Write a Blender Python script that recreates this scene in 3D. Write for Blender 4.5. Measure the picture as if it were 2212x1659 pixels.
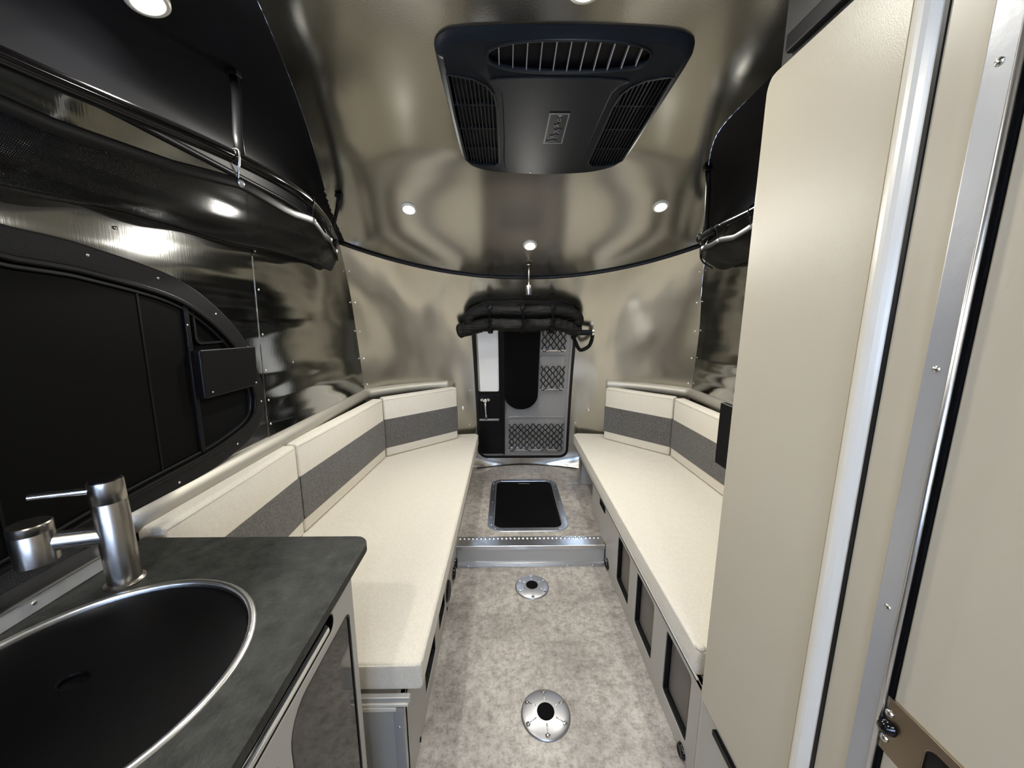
import bpy, bmesh, math, random
import numpy as np
from mathutils import Vector, Matrix
random.seed(7)
R = math.radians
C = bpy.context.scene.collection
for o in list(bpy.data.objects): bpy.data.objects.remove(o)

# ------------------------------------------------------------------ camera, world, exposure
cam = bpy.data.objects.new('camera', bpy.data.cameras.new('camera')); C.objects.link(cam)
cam.location = (0, 0, 1.26)
cam.rotation_euler = (R(90) - math.atan(144/800), 0, R(-.79))
cam.data.sensor_width = 36; cam.data.lens = 36*800/2212; cam.data.clip_start = .02
bpy.context.scene.camera = cam
W = bpy.data.worlds.new('world'); bpy.context.scene.world = W; W.use_nodes = True
W.node_tree.nodes['Background'].inputs[0].default_value = (.50, .66, 1, 1)
W.node_tree.nodes['Background'].inputs[1].default_value = 2.4
vs = bpy.context.scene.view_settings
vs.view_transform = 'Standard'; vs.look = 'None'; vs.gamma = 1; vs.use_curve_mapping = False
vs.exposure = 2.88
LAMP = 190.0        # radiance of the ceiling lamps' lenses

# ------------------------------------------------------------------ materials
def mat(name, col, rough=.5, metal=0, coat=0, emit=None, estr=0, alpha=1, spec=.5, trans=0):
    m = bpy.data.materials.new(name); m.use_nodes = True
    b = m.node_tree.nodes['Principled BSDF']
    b.inputs['Base Color'].default_value = (*col, 1); b.inputs['Roughness'].default_value = rough
    b.inputs['Metallic'].default_value = metal; b.inputs['Coat Weight'].default_value = coat
    b.inputs['Specular IOR Level'].default_value = spec
    b.inputs['Transmission Weight'].default_value = trans
    if emit: b.inputs['Emission Color'].default_value = (*emit, 1); b.inputs['Emission Strength'].default_value = estr
    b.inputs['Alpha'].default_value = alpha
    return m
def nodes(m): return m.node_tree.nodes, m.node_tree.links, m.node_tree.nodes['Principled BSDF']
def noise(m, scale, detail=4, rough=.55, stretch=None):
    N, L, b = nodes(m)
    tc = N.new('ShaderNodeTexCoord'); src = tc.outputs['Object']
    if stretch:
        mp = N.new('ShaderNodeMapping'); mp.inputs['Scale'].default_value = stretch; L.new(src, mp.inputs[0]); src = mp.outputs[0]
    n = N.new('ShaderNodeTexNoise'); n.inputs['Scale'].default_value = scale; n.inputs['Detail'].default_value = detail
    n.inputs['Roughness'].default_value = rough; L.new(src, n.inputs['Vector'])
    return n.outputs['Fac']
def ramp(m, fac, stops):
    N, L, b = nodes(m); r = N.new('ShaderNodeValToRGB'); L.new(fac, r.inputs[0])
    e = r.color_ramp.elements
    while len(e) < len(stops): e.new(.5)
    for k, (p, c) in enumerate(stops): e[k].position = p; e[k].color = (*c, 1) if len(c) == 3 else c
    return r.outputs[0]
def bump(m, fac, dist, strength=1, prev=None):
    N, L, b = nodes(m); n = N.new('ShaderNodeBump'); n.inputs['Distance'].default_value = dist; n.inputs['Strength'].default_value = strength
    L.new(fac, n.inputs['Height'])
    if prev: L.new(prev, n.inputs['Normal'])
    L.new(n.outputs[0], b.inputs['Normal']); return n.outputs[0]
def mul(m, a, c, typ='MULTIPLY', f=1):
    N, L, b = nodes(m); n = N.new('ShaderNodeMix'); n.data_type = 'RGBA'; n.blend_type = typ; n.inputs[0].default_value = f
    L.new(a, n.inputs[6]); L.new(c, n.inputs[7]); return n.outputs[2]

def aluminium(name, col, rough, wave=.012, scale=1.6, stretch=(1, 1, 1)):
    m = mat(name, col, rough, 1)
    n1 = noise(m, scale, 1.5, .4, stretch)
    p = bump(m, n1, wave)
    n2 = noise(m, 260, 2, .5, (1, 1, .08))
    bump(m, n2, .00006, 1, p)
    return m
M = {}
M['alu_roof'] = aluminium('brushed_aluminium_roof', (.51, .50, .465), .15, .005, 1.3)
M['alu_side'] = aluminium('brushed_aluminium_side', (.46, .465, .45), .09, .018, 2.6, (1, .38, 2.8))
M['alu_rear'] = aluminium('brushed_aluminium_rear', (.46, .448, .405), .22, .034, 2.2, (1.6, 1, .8))
M['alu_ledge'] = mat('cream_aluminium_ledge', (.44, .42, .37), .5, .6)
M['alu'] = mat('satin_aluminium', (.68, .68, .68), .28, 1)
M['alu_white'] = mat('white_anodised_extrusion', (.68, .655, .59), .3, .1)
M['alu_grey'] = mat('grey_painted_metal', (.42, .43, .45), .3, .5)
M['alu_panel'] = mat('pale_aluminium_panel', (.50, .50, .48), .38, .4)
M['cast_alu'] = mat('cast_aluminium', (.36, .36, .37), .36, .8)
M['chrome'] = mat('chrome', (.8, .8, .8), .08, 1)
M['rivet'] = mat('rivet_metal', (.75, .74, .71), .22, 1)
M['steel'] = mat('brushed_steel', (.34, .315, .285), .30, 1)
bump(M['steel'], noise(M['steel'], 240, 2, .5, (1, 1, .02)), .00003)
M['cove'] = mat('painted_dark_reflection', (.008, .008, .010), .40, 0, 0, spec=.13)  # dark colour imitates a reflection in the aluminium cove
M['black_gloss'] = mat('black_gloss', (.004, .004, .005), .12, 0, spec=.35)
M['black_soft'] = mat('black_satin_plastic', (.004, .004, .0045), .42, spec=.16)
M['black_matte'] = mat('black_matte', (.003, .003, .0035), .8, spec=.08)
M['black_tex'] = mat('black_textured_trim', (.007, .007, .008), .5, spec=.16)
bump(M['black_tex'], noise(M['black_tex'], 420, 3), .0008)
M['shade'] = mat('black_shade_fabric', (.0016, .0016, .0018), .6, spec=.07)
M['roll_fabric'] = mat('black_nylon_fabric', (.008, .0078, .0075), .55, spec=.16)
bump(M['roll_fabric'], noise(M['roll_fabric'], 16, 4, .6, (.5, 1, 2)), .02)
M['glass'] = mat('dark_window_glass', (.006,.006,.007), .03)
M['smoke'] = mat('smoked_acrylic', (.02, .019, .018), .04, 0, 0, spec=.45)
M['ac'] = mat('charcoal_plastic', (.011, .014, .018), .5, spec=.1)
bump(M['ac'], noise(M['ac'], 700, 2), .0003)
M['ac_dark'] = mat('charcoal_plastic_dark', (.005, .0055, .008), .5, spec=.2)
M['grey_line'] = mat('grey_print', (.16, .165, .175), .5)
M['hatch_grey'] = mat('grey_gloss_moulding', (.27, .265, .26), .2, 0, .5)
M['pane_white'] = mat('frosted_daylight_pane', (.80, .80, .78), .25, 0, .2)
M['lens'] = mat('lamp_lens', (1, 1, 1), .4, emit=(1, .965, .89), estr=LAMP)
M['lens_dim'] = mat('lamp_lens_dimmed', (1, 1, 1), .4, emit=(1, .965, .89), estr=LAMP*.38)
M['wardrobe'] = mat('taupe_laminate', (.465, .425, .335), .36)
bump(M['wardrobe'], noise(M['wardrobe'], 500, 2), .0002)
M['divider'] = mat('cream_laminate', (.435, .392, .305), .38)
M['white_lam'] = mat('pale_grey_laminate', (.385, .37, .335), .4)
M['filler'] = mat('dark_grey_laminate', (.05, .05, .048), .45)
M['bronze'] = mat('bronze_strike_plate', (.40, .33, .25), .25, 1)
M['rubber'] = mat('black_rubber', (.006, .0065, .0075), .42, spec=.25)

def fabric(name, a, b_, s=90):
    m = mat(name, a, .9, spec=.2)
    N, L, b = nodes(m)
    c1 = ramp(m, noise(m, s, 6, .7), [(.35, b_), (.62, a)])
    L.new(c1, b.inputs['Base Color'])
    p = bump(m, noise(m, 9, 3), .006)
    bump(m, noise(m, 320, 4, .7), .0016, 1, p)
    b.inputs['Sheen Weight'].default_value = .15
    return m
M['cream'] = fabric('cream_woven_fabric', (.72, .68, .59), (.645, .605, .525), 150)
M['charcoal'] = fabric('charcoal_felt_fabric', (.15, .145, .14), (.07, .068, .066), 110)
# counter: dark slate laminate
m = M['counter'] = mat('dark_slate_laminate', (.03, .032, .034), .45, spec=.14)
nodes(m)[1].new(ramp(m, noise(m, 30, 6, .65), [(.3, (.016, .017, .0155)), (.72, (.046, .048, .043))]), nodes(m)[2].inputs['Base Color'])
bump(m, noise(m, 160, 5), .0012)
m = M['lid'] = mat('black_sink_cover', (.0018, .0018, .002), .5, spec=.08)
# floor vinyl
m = M['floor'] = mat('mottled_stone_vinyl', (.3, .27, .23), .42)
c1 = ramp(m, noise(m, 3.2, 6, .62), [(.34, (.30, .273, .247)), (.66, (.53, .498, .455))])
c2 = ramp(m, noise(m, 30, 9, .8), [(.38, (.56, .54, .51)), (.56, (1, 1, 1))])
c3 = ramp(m, noise(m, 85, 8, .8), [(.40, (.60, .58, .56)), (.50, (1, 1, 1))])
nodes(m)[1].new(mul(m, mul(m, c1, c2), c3, f=.75), nodes(m)[2].inputs['Base Color'])
bump(m, noise(m, 120, 4), .0006)
# see-through black mesh
def meshcloth(name, scale, cover, col=(.006, .006, .007)):
    m = mat(name, col, .7, spec=.15)
    N, L, b = nodes(m); tc = N.new('ShaderNodeTexCoord')
    tot = None
    sp = N.new('ShaderNodeSeparateXYZ'); L.new(tc.outputs['Object'], sp.inputs[0])
    outs = []
    for ax in (1, 0):
        a = N.new('ShaderNodeMath'); a.operation = 'MULTIPLY'; a.inputs[1].default_value = scale; L.new(sp.outputs[ax], a.inputs[0])
        f = N.new('ShaderNodeMath'); f.operation = 'FRACT'; L.new(a.outputs[0], f.inputs[0])
        g = N.new('ShaderNodeMath'); g.operation = 'LESS_THAN'; g.inputs[1].default_value = cover; L.new(f.outputs[0], g.inputs[0]); outs.append(g.outputs[0])
    mx = N.new('ShaderNodeMath'); mx.operation = 'MAXIMUM'; L.new(outs[0], mx.inputs[0]); L.new(outs[1], mx.inputs[1])
    L.new(mx.outputs[0], b.inputs['Alpha']); return m
M['net'] = meshcloth('black_mesh_net', 380, .70)
m = M['screen'] = mat('dark_grey_mesh_fabric', (.18, .165, .145), .7)
bump(m, noise(m, 500, 2), .002)

# ------------------------------------------------------------------ helpers
def obj(name, bm, m, parent=None, smooth=False, bevel=0, loc=None, auto=None):
    me = bpy.data.meshes.new(name)
    bmesh.ops.recalc_face_normals(bm, faces=bm.faces)
    bm.to_mesh(me); bm.free()
    if isinstance(m, str): m = M[m]
    me.materials.append(m)
    if smooth: me.polygons.foreach_set('use_smooth', [True]*len(me.polygons))
    if auto: me.set_sharp_from_angle(angle=R(auto))
    o = bpy.data.objects.new(name, me); C.objects.link(o)
    if parent: o.parent = parent
    if loc: o.location = loc
    if bevel:
        b = o.modifiers.new('bevel', 'BEVEL'); b.width = bevel; b.segments = 2; b.limit_method = 'ANGLE'; b.angle_limit = R(40)
    return o
def tag(o, label=None, cat=None, group=None, kind=None):
    if label: o['label'] = label
    if cat: o['category'] = cat
    if group: o['group'] = group
    if kind: o['kind'] = kind
    return o
def thing(name, label, cat, loc=(0, 0, 0), group=None, rot=None):
    o = bpy.data.objects.new(name, None); C.objects.link(o); o.location = loc; o.empty_display_size = .05
    if rot: o.rotation_euler = rot
    return tag(o, label, cat, group)
def struct(name, bm, m, **k): return tag(obj(name, bm, m, **k), kind='structure')
def copy_tree(o, parent=None):
    c = o.copy(); C.objects.link(c); c.parent = parent
    for ch in list(o.children): copy_tree(ch, c)
    return c
def BM(): return bmesh.new()
def box(bm, x0, x1, y0, y1, z0, z1, mtx=None):
    r = bmesh.ops.create_cube(bm, size=1)
    bmesh.ops.scale(bm, vec=(x1-x0, y1-y0, z1-z0), verts=r['verts'])
    bmesh.ops.translate(bm, vec=((x0+x1)/2, (y0+y1)/2, (z0+z1)/2), verts=r['verts'])
    if mtx: bmesh.ops.transform(bm, matrix=mtx, verts=r['verts'])
    return bm
def rbox(x0, x1, y0, y1, z0, z1, r=.01, seg=3):
    bm = BM(); box(bm, x0, x1, y0, y1, z0, z1)
    bmesh.ops.bevel(bm, geom=bm.edges[:], offset=r, segments=seg, affect='EDGES', profile=.5); return bm
def tube(bm, pts, r, n=10, cap=True, flat=1.0):
    pts = [Vector(p) for p in pts]; rings = []
    up = Vector((0, 0, 1))
    for i, p in enumerate(pts):
        t = (pts[min(i+1, len(pts)-1)] - pts[max(i-1, 0)]).normalized()
        u = up if abs(t.dot(up)) < .95 else Vector((1, 0, 0))
        a = t.cross(u).normalized(); b = a.cross(t).normalized()
        rr = r[i] if isinstance(r, (list, tuple)) else r
        rings.append([bm.verts.new(p + a*math.cos(2*math.pi*k/n)*rr*flat + b*math.sin(2*math.pi*k/n)*rr) for k in range(n)])
    for i in range(len(rings)-1):
        for k in range(n): bm.faces.new([rings[i][k], rings[i][(k+1) % n], rings[i+1][(k+1) % n], rings[i+1][k]])
    if cap: bm.faces.new(rings[0][::-1]); bm.faces.new(rings[-1])
    return bm
def smooth_path(pts, n=8):
    P = [Vector(p) for p in pts]; P = [2*P[0]-P[1]] + P + [2*P[-1]-P[-2]]; out = []
    for i in range(1, len(P)-2):
        for k in range(n):
            t = k/n; a, b, c, d = P[i-1:i+3]
            out.append(.5*((2*b) + (c-a)*t + (2*a-5*b+4*c-d)*t*t + (3*b-a-3*c+d)*t**3))
    out.append(P[-2]); return out
def lathe(bm, prof, n=32, mtx=None):
    rings = []; new = []
    for r, z in prof:
        if r < 1e-6: v = [bm.verts.new((0, 0, z))]*n; new.append(v[0])
        else: v = [bm.verts.new((r*math.cos(2*math.pi*k/n), r*math.sin(2*math.pi*k/n), z)) for k in range(n)]; new += v
        rings.append(v)
    for a, b in zip(rings, rings[1:]):
        for k in range(n):
            f = list(dict.fromkeys([a[k], a[(k+1) % n], b[(k+1) % n], b[k]]))
            if len(f) > 2: bm.faces.new(f)
    if mtx: bmesh.ops.transform(bm, matrix=mtx, verts=new)
    return bm
def rrect(x0, x1, y0, y1, r, n=6):
    if not isinstance(r, (list, tuple)): r = [r]*4
    out = []
    for (cx, cy, rr, a0) in ((x1-r[0], y1-r[0], r[0], 0), (x0+r[1], y1-r[1], r[1], 90), (x0+r[2], y0+r[2], r[2], 180), (x1-r[3], y0+r[3], r[3], 270)):
        for k in range(n+1): a = R(a0+90*k/n); out.append((cx+rr*math.cos(a), cy+rr*math.sin(a)))
    return out
def plate(outline, holes, th, mtx=None, bm=None):
    """flat plate in XY with holes, extruded from z=0 to z=th"""
    bm = bm or BM(); t = BM(); edges = []
    for lp in [outline] + list(holes):
        vs_ = [t.verts.new((x, y, 0)) for x, y in lp]
        edges += [t.edges.new((vs_[i], vs_[(i+1) % len(vs_)])) for i in range(len(vs_))]
    bmesh.ops.triangle_fill(t, edges=edges, use_beauty=True, use_dissolve=False)
    r = bmesh.ops.extrude_face_region(t, geom=t.faces[:])
    bmesh.ops.translate(t, vec=(0, 0, th), verts=[v for v in r['geom'] if isinstance(v, bmesh.types.BMVert)])
    bmesh.ops.recalc_face_normals(t, faces=t.faces)
    if mtx: bmesh.ops.transform(t, matrix=mtx, verts=t.verts)
    me = bpy.data.meshes.new('t'); t.to_mesh(me); t.free(); bm.from_mesh(me); bpy.data.meshes.remove(me); return bm
def offset_poly(pts, d):
    n = len(pts); out = []
    area = sum(pts[i][0]*pts[(i+1) % n][1]-pts[(i+1) % n][0]*pts[i][1] for i in range(n))
    s = 1 if area > 0 else -1
    for i in range(n):
        a = Vector(pts[i-1]); b = Vector(pts[i]); c = Vector(pts[(i+1) % n])
        t = (c-a).normalized(); out.append((b.x - s*t.y*d*1, b.y + s*t.x*d))
    return out
def dense(pts, n=6):  # closed smooth polygon
    P = [Vector((*p, 0)) for p in pts]; m_ = len(P); out = []
    for i in range(m_):
        a, b, c, d = P[i-1], P[i], P[(i+1) % m_], P[(i+2) % m_]
        for k in range(n):
            t = k/n; q = .5*((2*b) + (c-a)*t + (2*a-5*b+4*c-d)*t*t + (3*b-a-3*c+d)*t**3); out.append((q.x, q.y))
    return out
# plane mappings for plates: local x, y, z -> world
def mYZ(x, flip=1): return Matrix(((0, 0, flip, x), (1, 0, 0, 0), (0, 1, 0, 0), (0, 0, 0, 1)))    # plate x->Y, y->Z, thickness->+-X
def mXZ(y, flip=1): return Matrix(((1, 0, 0, 0), (0, 0, flip, y), (0, 1, 0, 0), (0, 0, 0, 1)))    # plate x->X, y->Z, thickness->+-Y
def grid(fn, nu, nv):
    bm = BM(); V = [[bm.verts.new(fn(i/nu, j/nv)) for j in range(nv+1)] for i in range(nu+1)]
    for i in range(nu):
        for j in range(nv): bm.faces.new([V[i][j], V[i+1][j], V[i+1][j+1], V[i][j+1]])
    bmesh.ops.remove_doubles(bm, verts=bm.verts, dist=1e-6)
    return bm
def table(pts, sm=.05):
    xs = [p[0] for p in pts]; ys = [p[1] for p in pts]; g = np.linspace(xs[0]-.5, xs[-1]+.5, 1200)
    sl0 = (ys[1]-ys[0])/(xs[1]-xs[0]); sl1 = (ys[-1]-ys[-2])/(xs[-1]-xs[-2])
    v = np.interp(g, xs, ys); v = np.where(g < xs[0], ys[0]+(g-xs[0])*sl0, v); v = np.where(g > xs[-1], ys[-1]+(g-xs[-1])*sl1, v)
    st = g[1]-g[0]; k = np.exp(-.5*(np.arange(-60, 61)*st/sm)**2); k /= k.sum()
    v = np.convolve(np.pad(v, 60, 'edge'), k, 'valid')
    return lambda x: float(np.interp(x, g, v))

# ------------------------------------------------------------------ shell
FY = -1.3
zc = table([(-1.5, 1.888), (1.3, 1.886), (1.5, 1.865), (1.7, 1.80), (1.85, 1.73), (2.03, 1.63), (2.28, 1.497), (2.4, 1.42)], .06)
YR = table([(0, 2.79), (.1, 2.79), (.4, 2.745), (.8, 2.645), (1.1, 2.555), (1.36, 2.43), (1.5, 2.29), (1.64, 2.12)], .06)
YE = table([(0, 2.35), (.4, 2.33), (.8, 2.27), (1.1, 2.2), (1.4, 2.12), (1.56, 2.05), (1.64, 2.01)], .05)
XL = table([(0, -.885), (.8, -.885), (1.7, -.86), (1.9, -.85)], .1)
XR = table([(0, 1.16), (.8, 1.16), (1.2, 1.13), (1.7, 1.03), (1.9, 1.0)], .1)
def ystrip(t): return 2.28 - .27*abs(t)**2.2
def zwt(y): return min(1.70, zc(y)) if y < 1.5 else min(1.70 - .065*((y-1.5)/.51)**1.6, zc(y))
def rear_pt(t, z, ztop):
    a = YR(z) - YE(z); pw = 1.6 + 1.7*min(1, max(0, (z-.09)/.12)); y = YR(z) - a*abs(t)**pw
    return y
def rear(t, s):   # s 0 top .. 1 bottom
    yt = ystrip(t); zt = zc(yt); z = zt*(1-s)
    y = rear_pt(t, z, zt); y += (yt - rear_pt(t, zt, zt))*(1-s)**3
    x0, x1 = XL(z), XR(z); x = (x0+x1)/2 + (x1-x0)/2*t
    return (x, y, z)
bm = grid(lambda u, v: rear(2*u-1, v), 60, 50)
wall_rear = struct('wall_rear', bm, 'alu_rear', smooth=True)
def side(xf, t):
    def f(u, v):
        # v 0 top..1 bottom ; last column follows the rear wall edge
        e = rear(t, v); y = FY + u*(e[1]-FY); zt = zwt(y) if u < 1 else e[2]/(1-v) if v < 1 else 0
        z = zwt(y)*(1-v) if u < 1 else e[2]
        return (xf(z), y, z)
    return f
wall_left = struct('wall_left', grid(side(XL, -1), 60, 24), 'alu_side', smooth=True)
wall_right = struct('wall_right', grid(side(XR, 1), 60, 24), 'alu_side', smooth=True)
wl = table([(-1.5, .42), (.5, .42), (.85, .37), (1.15, .275), (1.6, .12), (1.8, .06), (2.1, .02)], .06)  # cove widths follow the edge of the painted dark reflection
wr = table([(-1.5, .36), (.5, .36), (1.12, .33), (1.39, .32), (1.55, .25), (1.8, .13), (1.95, .05), (2.1, .02)], .06)
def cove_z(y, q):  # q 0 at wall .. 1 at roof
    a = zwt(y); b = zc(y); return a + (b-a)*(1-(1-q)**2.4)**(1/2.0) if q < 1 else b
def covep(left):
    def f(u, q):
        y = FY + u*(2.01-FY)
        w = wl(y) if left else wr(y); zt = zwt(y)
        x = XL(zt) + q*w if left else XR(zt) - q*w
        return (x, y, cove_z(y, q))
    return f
cl = obj('cove_painted_reflection', grid(covep(True), 90, 20), 'cove', wall_left, smooth=True)  # cove surface coloured as a dark reflection, both sides
cr = obj('cove_painted_reflection', grid(covep(False), 90, 20), 'cove', wall_right, smooth=True)
def roof(u, q):
    t = 2*q-1
    y1 = ystrip(t); y = FY + u*(y1-FY)
    yy = min(y, 2.01); x0 = XL(zwt(yy)) + wl(yy); x1 = XR(zwt(yy)) - wr(yy)
    k = max(0, (u-.9)/.1)
    x0 = x0*(1-k) + XL(1.635)*k; x1 = x1*(1-k) + XR(1.635)*k
    return (x0 + (x1-x0)*q, y, zc(y))
ceiling = struct('ceiling', grid(roof, 130, 50), 'alu_roof', smooth=True)
# black trim strips
pts = [Vector((rear(t, 0)[0], rear(t, 0)[1]-.004, rear(t, 0)[2]-.004)) for t in np.linspace(-1, 1, 50)]
tag(obj('trim_1', tube(BM(), pts, .0085, 8), 'rubber', smooth=True), kind='structure')
for k, xf, s in ((2, XL, 1), (3, XR, -1)):
    pts = [Vector((xf(zwt(y)) + s*.004, y, zwt(y)+.004)) for y in np.linspace(FY, 2.0, 50)]
    tag(obj('trim_%d' % k, tube(BM(), pts, .0085, 8), 'rubber', smooth=True), kind='structure')
# rounded ledge of the lower wall behind the cushions
ZL = .79
def ledge_pts(t0, t1):
    out = []
    for t in np.linspace(t0, t1, 24):
        y = rear_pt(t, ZL, 0); x = (XL(ZL)+XR(ZL))/2 + (XR(ZL)-XL(ZL))/2*t; out.append(Vector((x, y, ZL)))
    return out
L1 = [Vector((XL(ZL), y, ZL)) for y in np.linspace(.80, 2.24, 12)] + ledge_pts(-1, -.54)
L2 = ledge_pts(.56, 1) + [Vector((XR(ZL), y, ZL)) for y in np.linspace(2.24, .80, 12)]
for k, L_ in ((4, L1), (5, L2)):
    tag(obj('trim_%d' % k, tube(BM(), [p + Vector((0, 0, 0)) for p in L_], .032, 14, flat=1), 'alu_ledge', smooth=True), kind='structure')

# floor
def floor_poly(y0, y1):
    pts = [(XL(0), y0), (XR(0), y0)]
    return pts
bm = BM(); box(bm, -.9, 1.17, FY, 1.75, -.03, 0)
struct('floor', bm, 'floor')
ol = [(-.885, 1.75), (1.16, 1.75)] + [(rear(t, .95)[0], rear(t, .95)[1]+.0) for t in np.linspace(1, -1, 30)]
bm = plate(ol, [], .107)
platform = tag(obj('floor_platform', bm, 'floor'), kind='structure')
# curved dark gap line and lower rear trim along the platform edge
pts = [Vector((rear(t, .93)[0], rear(t, .93)[1]-.006, .109)) for t in np.linspace(-.36, .43, 24)]
tag(obj('trim_6', tube(BM(), pts, .004, 6), 'black_soft'), kind='structure')
# step riser with nosing
st = thing('step_riser', 'low aluminium step front crossing the aisle with a knurled nosing along its top', 'step', (.119, 1.73, 0))
def P(b, name, m, par, **k):  # part given in world space under an Empty without rotation
    if par.parent is None or True:
        w = Vector((0, 0, 0)); q = par
        while q: w += q.location; q = q.parent
        bmesh.ops.translate(b, vec=-w, verts=b.verts)
    return obj(name, b, m, par, **k)
P(box(BM(), -.262, .50, 1.722, 1.75, .002, .103), 'riser_panel', 'alu_panel', st)
bm = BM(); box(bm, -.264, .502, 1.717, 1.80, .107, .1105); box(bm, -.264, .502, 1.715, 1.721, .088, .1105); P(bm, 'nosing', 'alu', st, bevel=.002)
bm = tube(BM(), [(-.262, 1.719, .008), (.50, 1.719, .008)], .009, 10); box(bm, -.262, .50, 1.70, 1.72, .0, .003); P(bm, 'bottom_trim', 'alu', st, smooth=False)
bump_me = None
for k in range(34):
    x = -.25 + k*.0222
    if bump_me is None:
        o = obj('nosing_knob', lathe(BM(), [(0, .004), (.005, .0035), (.0085, 0)], 10), 'alu', st, smooth=True); bump_me = o
    else: o = bump_me.copy(); C.objects.link(o); o.parent = st
    o.location = (x-.119, 1.783-1.73, .1105)
    o.scale = (1, 1.3, 1)
for x in np.linspace(-.2, .44, 6):
    P(lathe(BM(), [(0, .003), (.003, .002), (.004, 0)], 10, Matrix.Translation((x, 1.71, .003))), 'screw', 'rivet', st, smooth=True)

# rivets on the shell
rv = {}
def rivet(parent, p, n, r=.006):
    n = Vector(n).normalized(); q = n.to_track_quat('Z', 'Y')
    key = 'r'
    if key not in rv:
        b = lathe(BM(), [(0, .45), (.5, .36), (.85, .15), (1, 0), (1, -.3)], 12)
        o = obj('rivet', b, 'rivet', parent, smooth=True); rv[key] = o
    else:
        o = rv[key].copy(); C.objects.link(o); o.parent = parent
    o.location = p; o.rotation_mode = 'QUATERNION'; o.rotation_quaternion = q; o.scale = (r, r, r)
    return o
# overlapping sheet seams with rivets: left wall seam and both corner seams
def strip_side(y0, xf, s, name, parent, z0=.80, z1=1.66):
    f = lambda u, v: (xf(z0+(z1-z0)*v) + s*(.0015 if u < .5 else .0005), y0 + u*.004 + 0*v, z0+(z1-z0)*v)
bm = grid(lambda u, v: (XL(.8+.87*v)+.0022, 1.33 + u*(rear(-1, 1-(.8+.87*v)/1.64)[1]-.002-1.33), .8+.87*v), 30, 20)
sheet = obj('overlapping_sheet', bm, 'alu_side', wall_left, smooth=True)
obj('sheet_edge', box(BM(), -.003, 0, 1.3295, 1.3305, .0, .0001) if False else grid(lambda u, v: (XL(.8+.87*v)+.0022*u, 1.33, .8+.87*v), 1, 20), 'alu_side', wall_left)
for z in (1.485, 1.355, 1.20, 1.07, .96, .87): rivet(wall_left, (XL(z)+.003, 1.345, z), (1, 0, 0), .0042)
rivet(wall_left, (XL(1.08)+.003, 1.52, 1.08), (1, 0, 0), .004)
rivet(wall_left, (XL(1.45)+.003, .88, 1.455), (1, 0, 0), .004)
for s_, t in ((1, -1), (-1, 1)):
    for v in (.08, .18, .28, .38, .48):
        p = Vector(rear(t*.985, v)); rivet(wall_rear, p + Vector((s_*.002, -.003, 0)), (s_*.35, -1, .2), .005)
for (x, z) in ((-.27, .74), (-.285, .46), (.50, .75), (.52, .47), (-.16, .165), (.0, .163), (.08, .165), (.27, .165), (.36, .17), (.46, .22), (-.19, .19), (.22, .165)):
    t = (x - .1375)/1.0225; rivet(wall_rear, (x, rear_pt(t, z, 0)-.001, z), (0, -1, .15), .006)
# front of the room behind the camera, with its daylight window
ho = rrect(-.80, .40, .85, 1.5, .10)
bm = plate([(-.9, 0), (1.17, 0), (1.17, 1.9), (-.9, 1.9)], [ho], .02, mXZ(FY-.02))
struct('wall_front', bm, 'alu_side')
wf = plate(rrect(-.83, .43, .82, 1.53, .12), [ho], .02, mXZ(FY-.0)); w2 = struct('window_2', wf, 'black_soft')
g = mat('clear_glass', (1, 1, 1), 0, trans=1); M['clear'] = g
obj('glass_pane', box(BM(), -.81, .41, FY-.014, FY-.008, .84, 1.51), 'clear', w2)

# ------------------------------------------------------------------ left window with blackout shade
ow = [(.20, .75), (.572, .775), (.80, .80), (1.02, .815), (1.13, .832), (1.22, .858), (1.28, .905), (1.302, .965), (1.298, 1.03), (1.265, 1.12), (1.215, 1.21), (1.115, 1.30), (1.0, 1.362), (.83, 1.40), (.686, 1.415), (.2, 1.43)]
ow = dense(ow, 5)
# shorten to the visible part and a little beyond
iw = offset_poly(ow, .055)
def on_wall(bm, lift):   # bend a plate lying in (Y,Z) onto the left wall, thickness inward
    for v in bm.verts:
        y, z, d = v.co.x, v.co.y, v.co.z; v.co = (XL(z)+lift+d, y, z)
    return bm
win = struct('window_1', on_wall(plate(ow, [iw], .016), .001), 'black_tex', bevel=.005)
bm = on_wall(plate(offset_poly(ow, .050), [offset_poly(ow, .062)], .024), .001); obj('inner_frame', bm, 'black_soft', win, bevel=.003)
bm = on_wall(plate(offset_poly(ow, .064), [offset_poly(ow, .072)], .014), .001); obj('seal', bm, 'rubber', win, bevel=.002)
obj('window_pane', on_wall(plate(offset_poly(ow, .06), [], .003), .001), 'black_matte', win)
def clip(poly, ymax):
    out = []
    for i in range(len(poly)):
        a, b = poly[i-1], poly[i]
        if (a[0] <= ymax) != (b[0] <= ymax):
            t = (ymax-a[0])/(b[0]-a[0]); out.append((ymax, a[1]+t*(b[1]-a[1])))
        if b[0] <= ymax: out.append(b)
    return out
obj('blackout_shade', on_wall(plate(clip(offset_poly(ow, .075), 1.018), [], .007), .004), 'shade', win)
bm = BM(); box(bm, .893, .898, .87, 1.345, 0, .0085); on_wall(bm, .004)
obj('shade_seam', bm, 'black_soft', win)
bm = BM(); box(bm, .596, .601, .845, 1.36, 0, .0085); on_wall(bm, .004)
obj('shade_seam', bm, 'black_soft', win)
bm = BM(); box(bm, 1.012, 1.026, .88, 1.30, 0, .014); on_wall(bm, .004)
obj('shade_rail', bm, 'black_soft', win, bevel=.002)
bm = on_wall(plate([(1.022, 1.035), (1.245, 1.035), (1.25, 1.165), (1.022, 1.172)], [], .034), .003)
obj('shade_bracket', bm, 'black_soft', win, bevel=.004)
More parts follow.
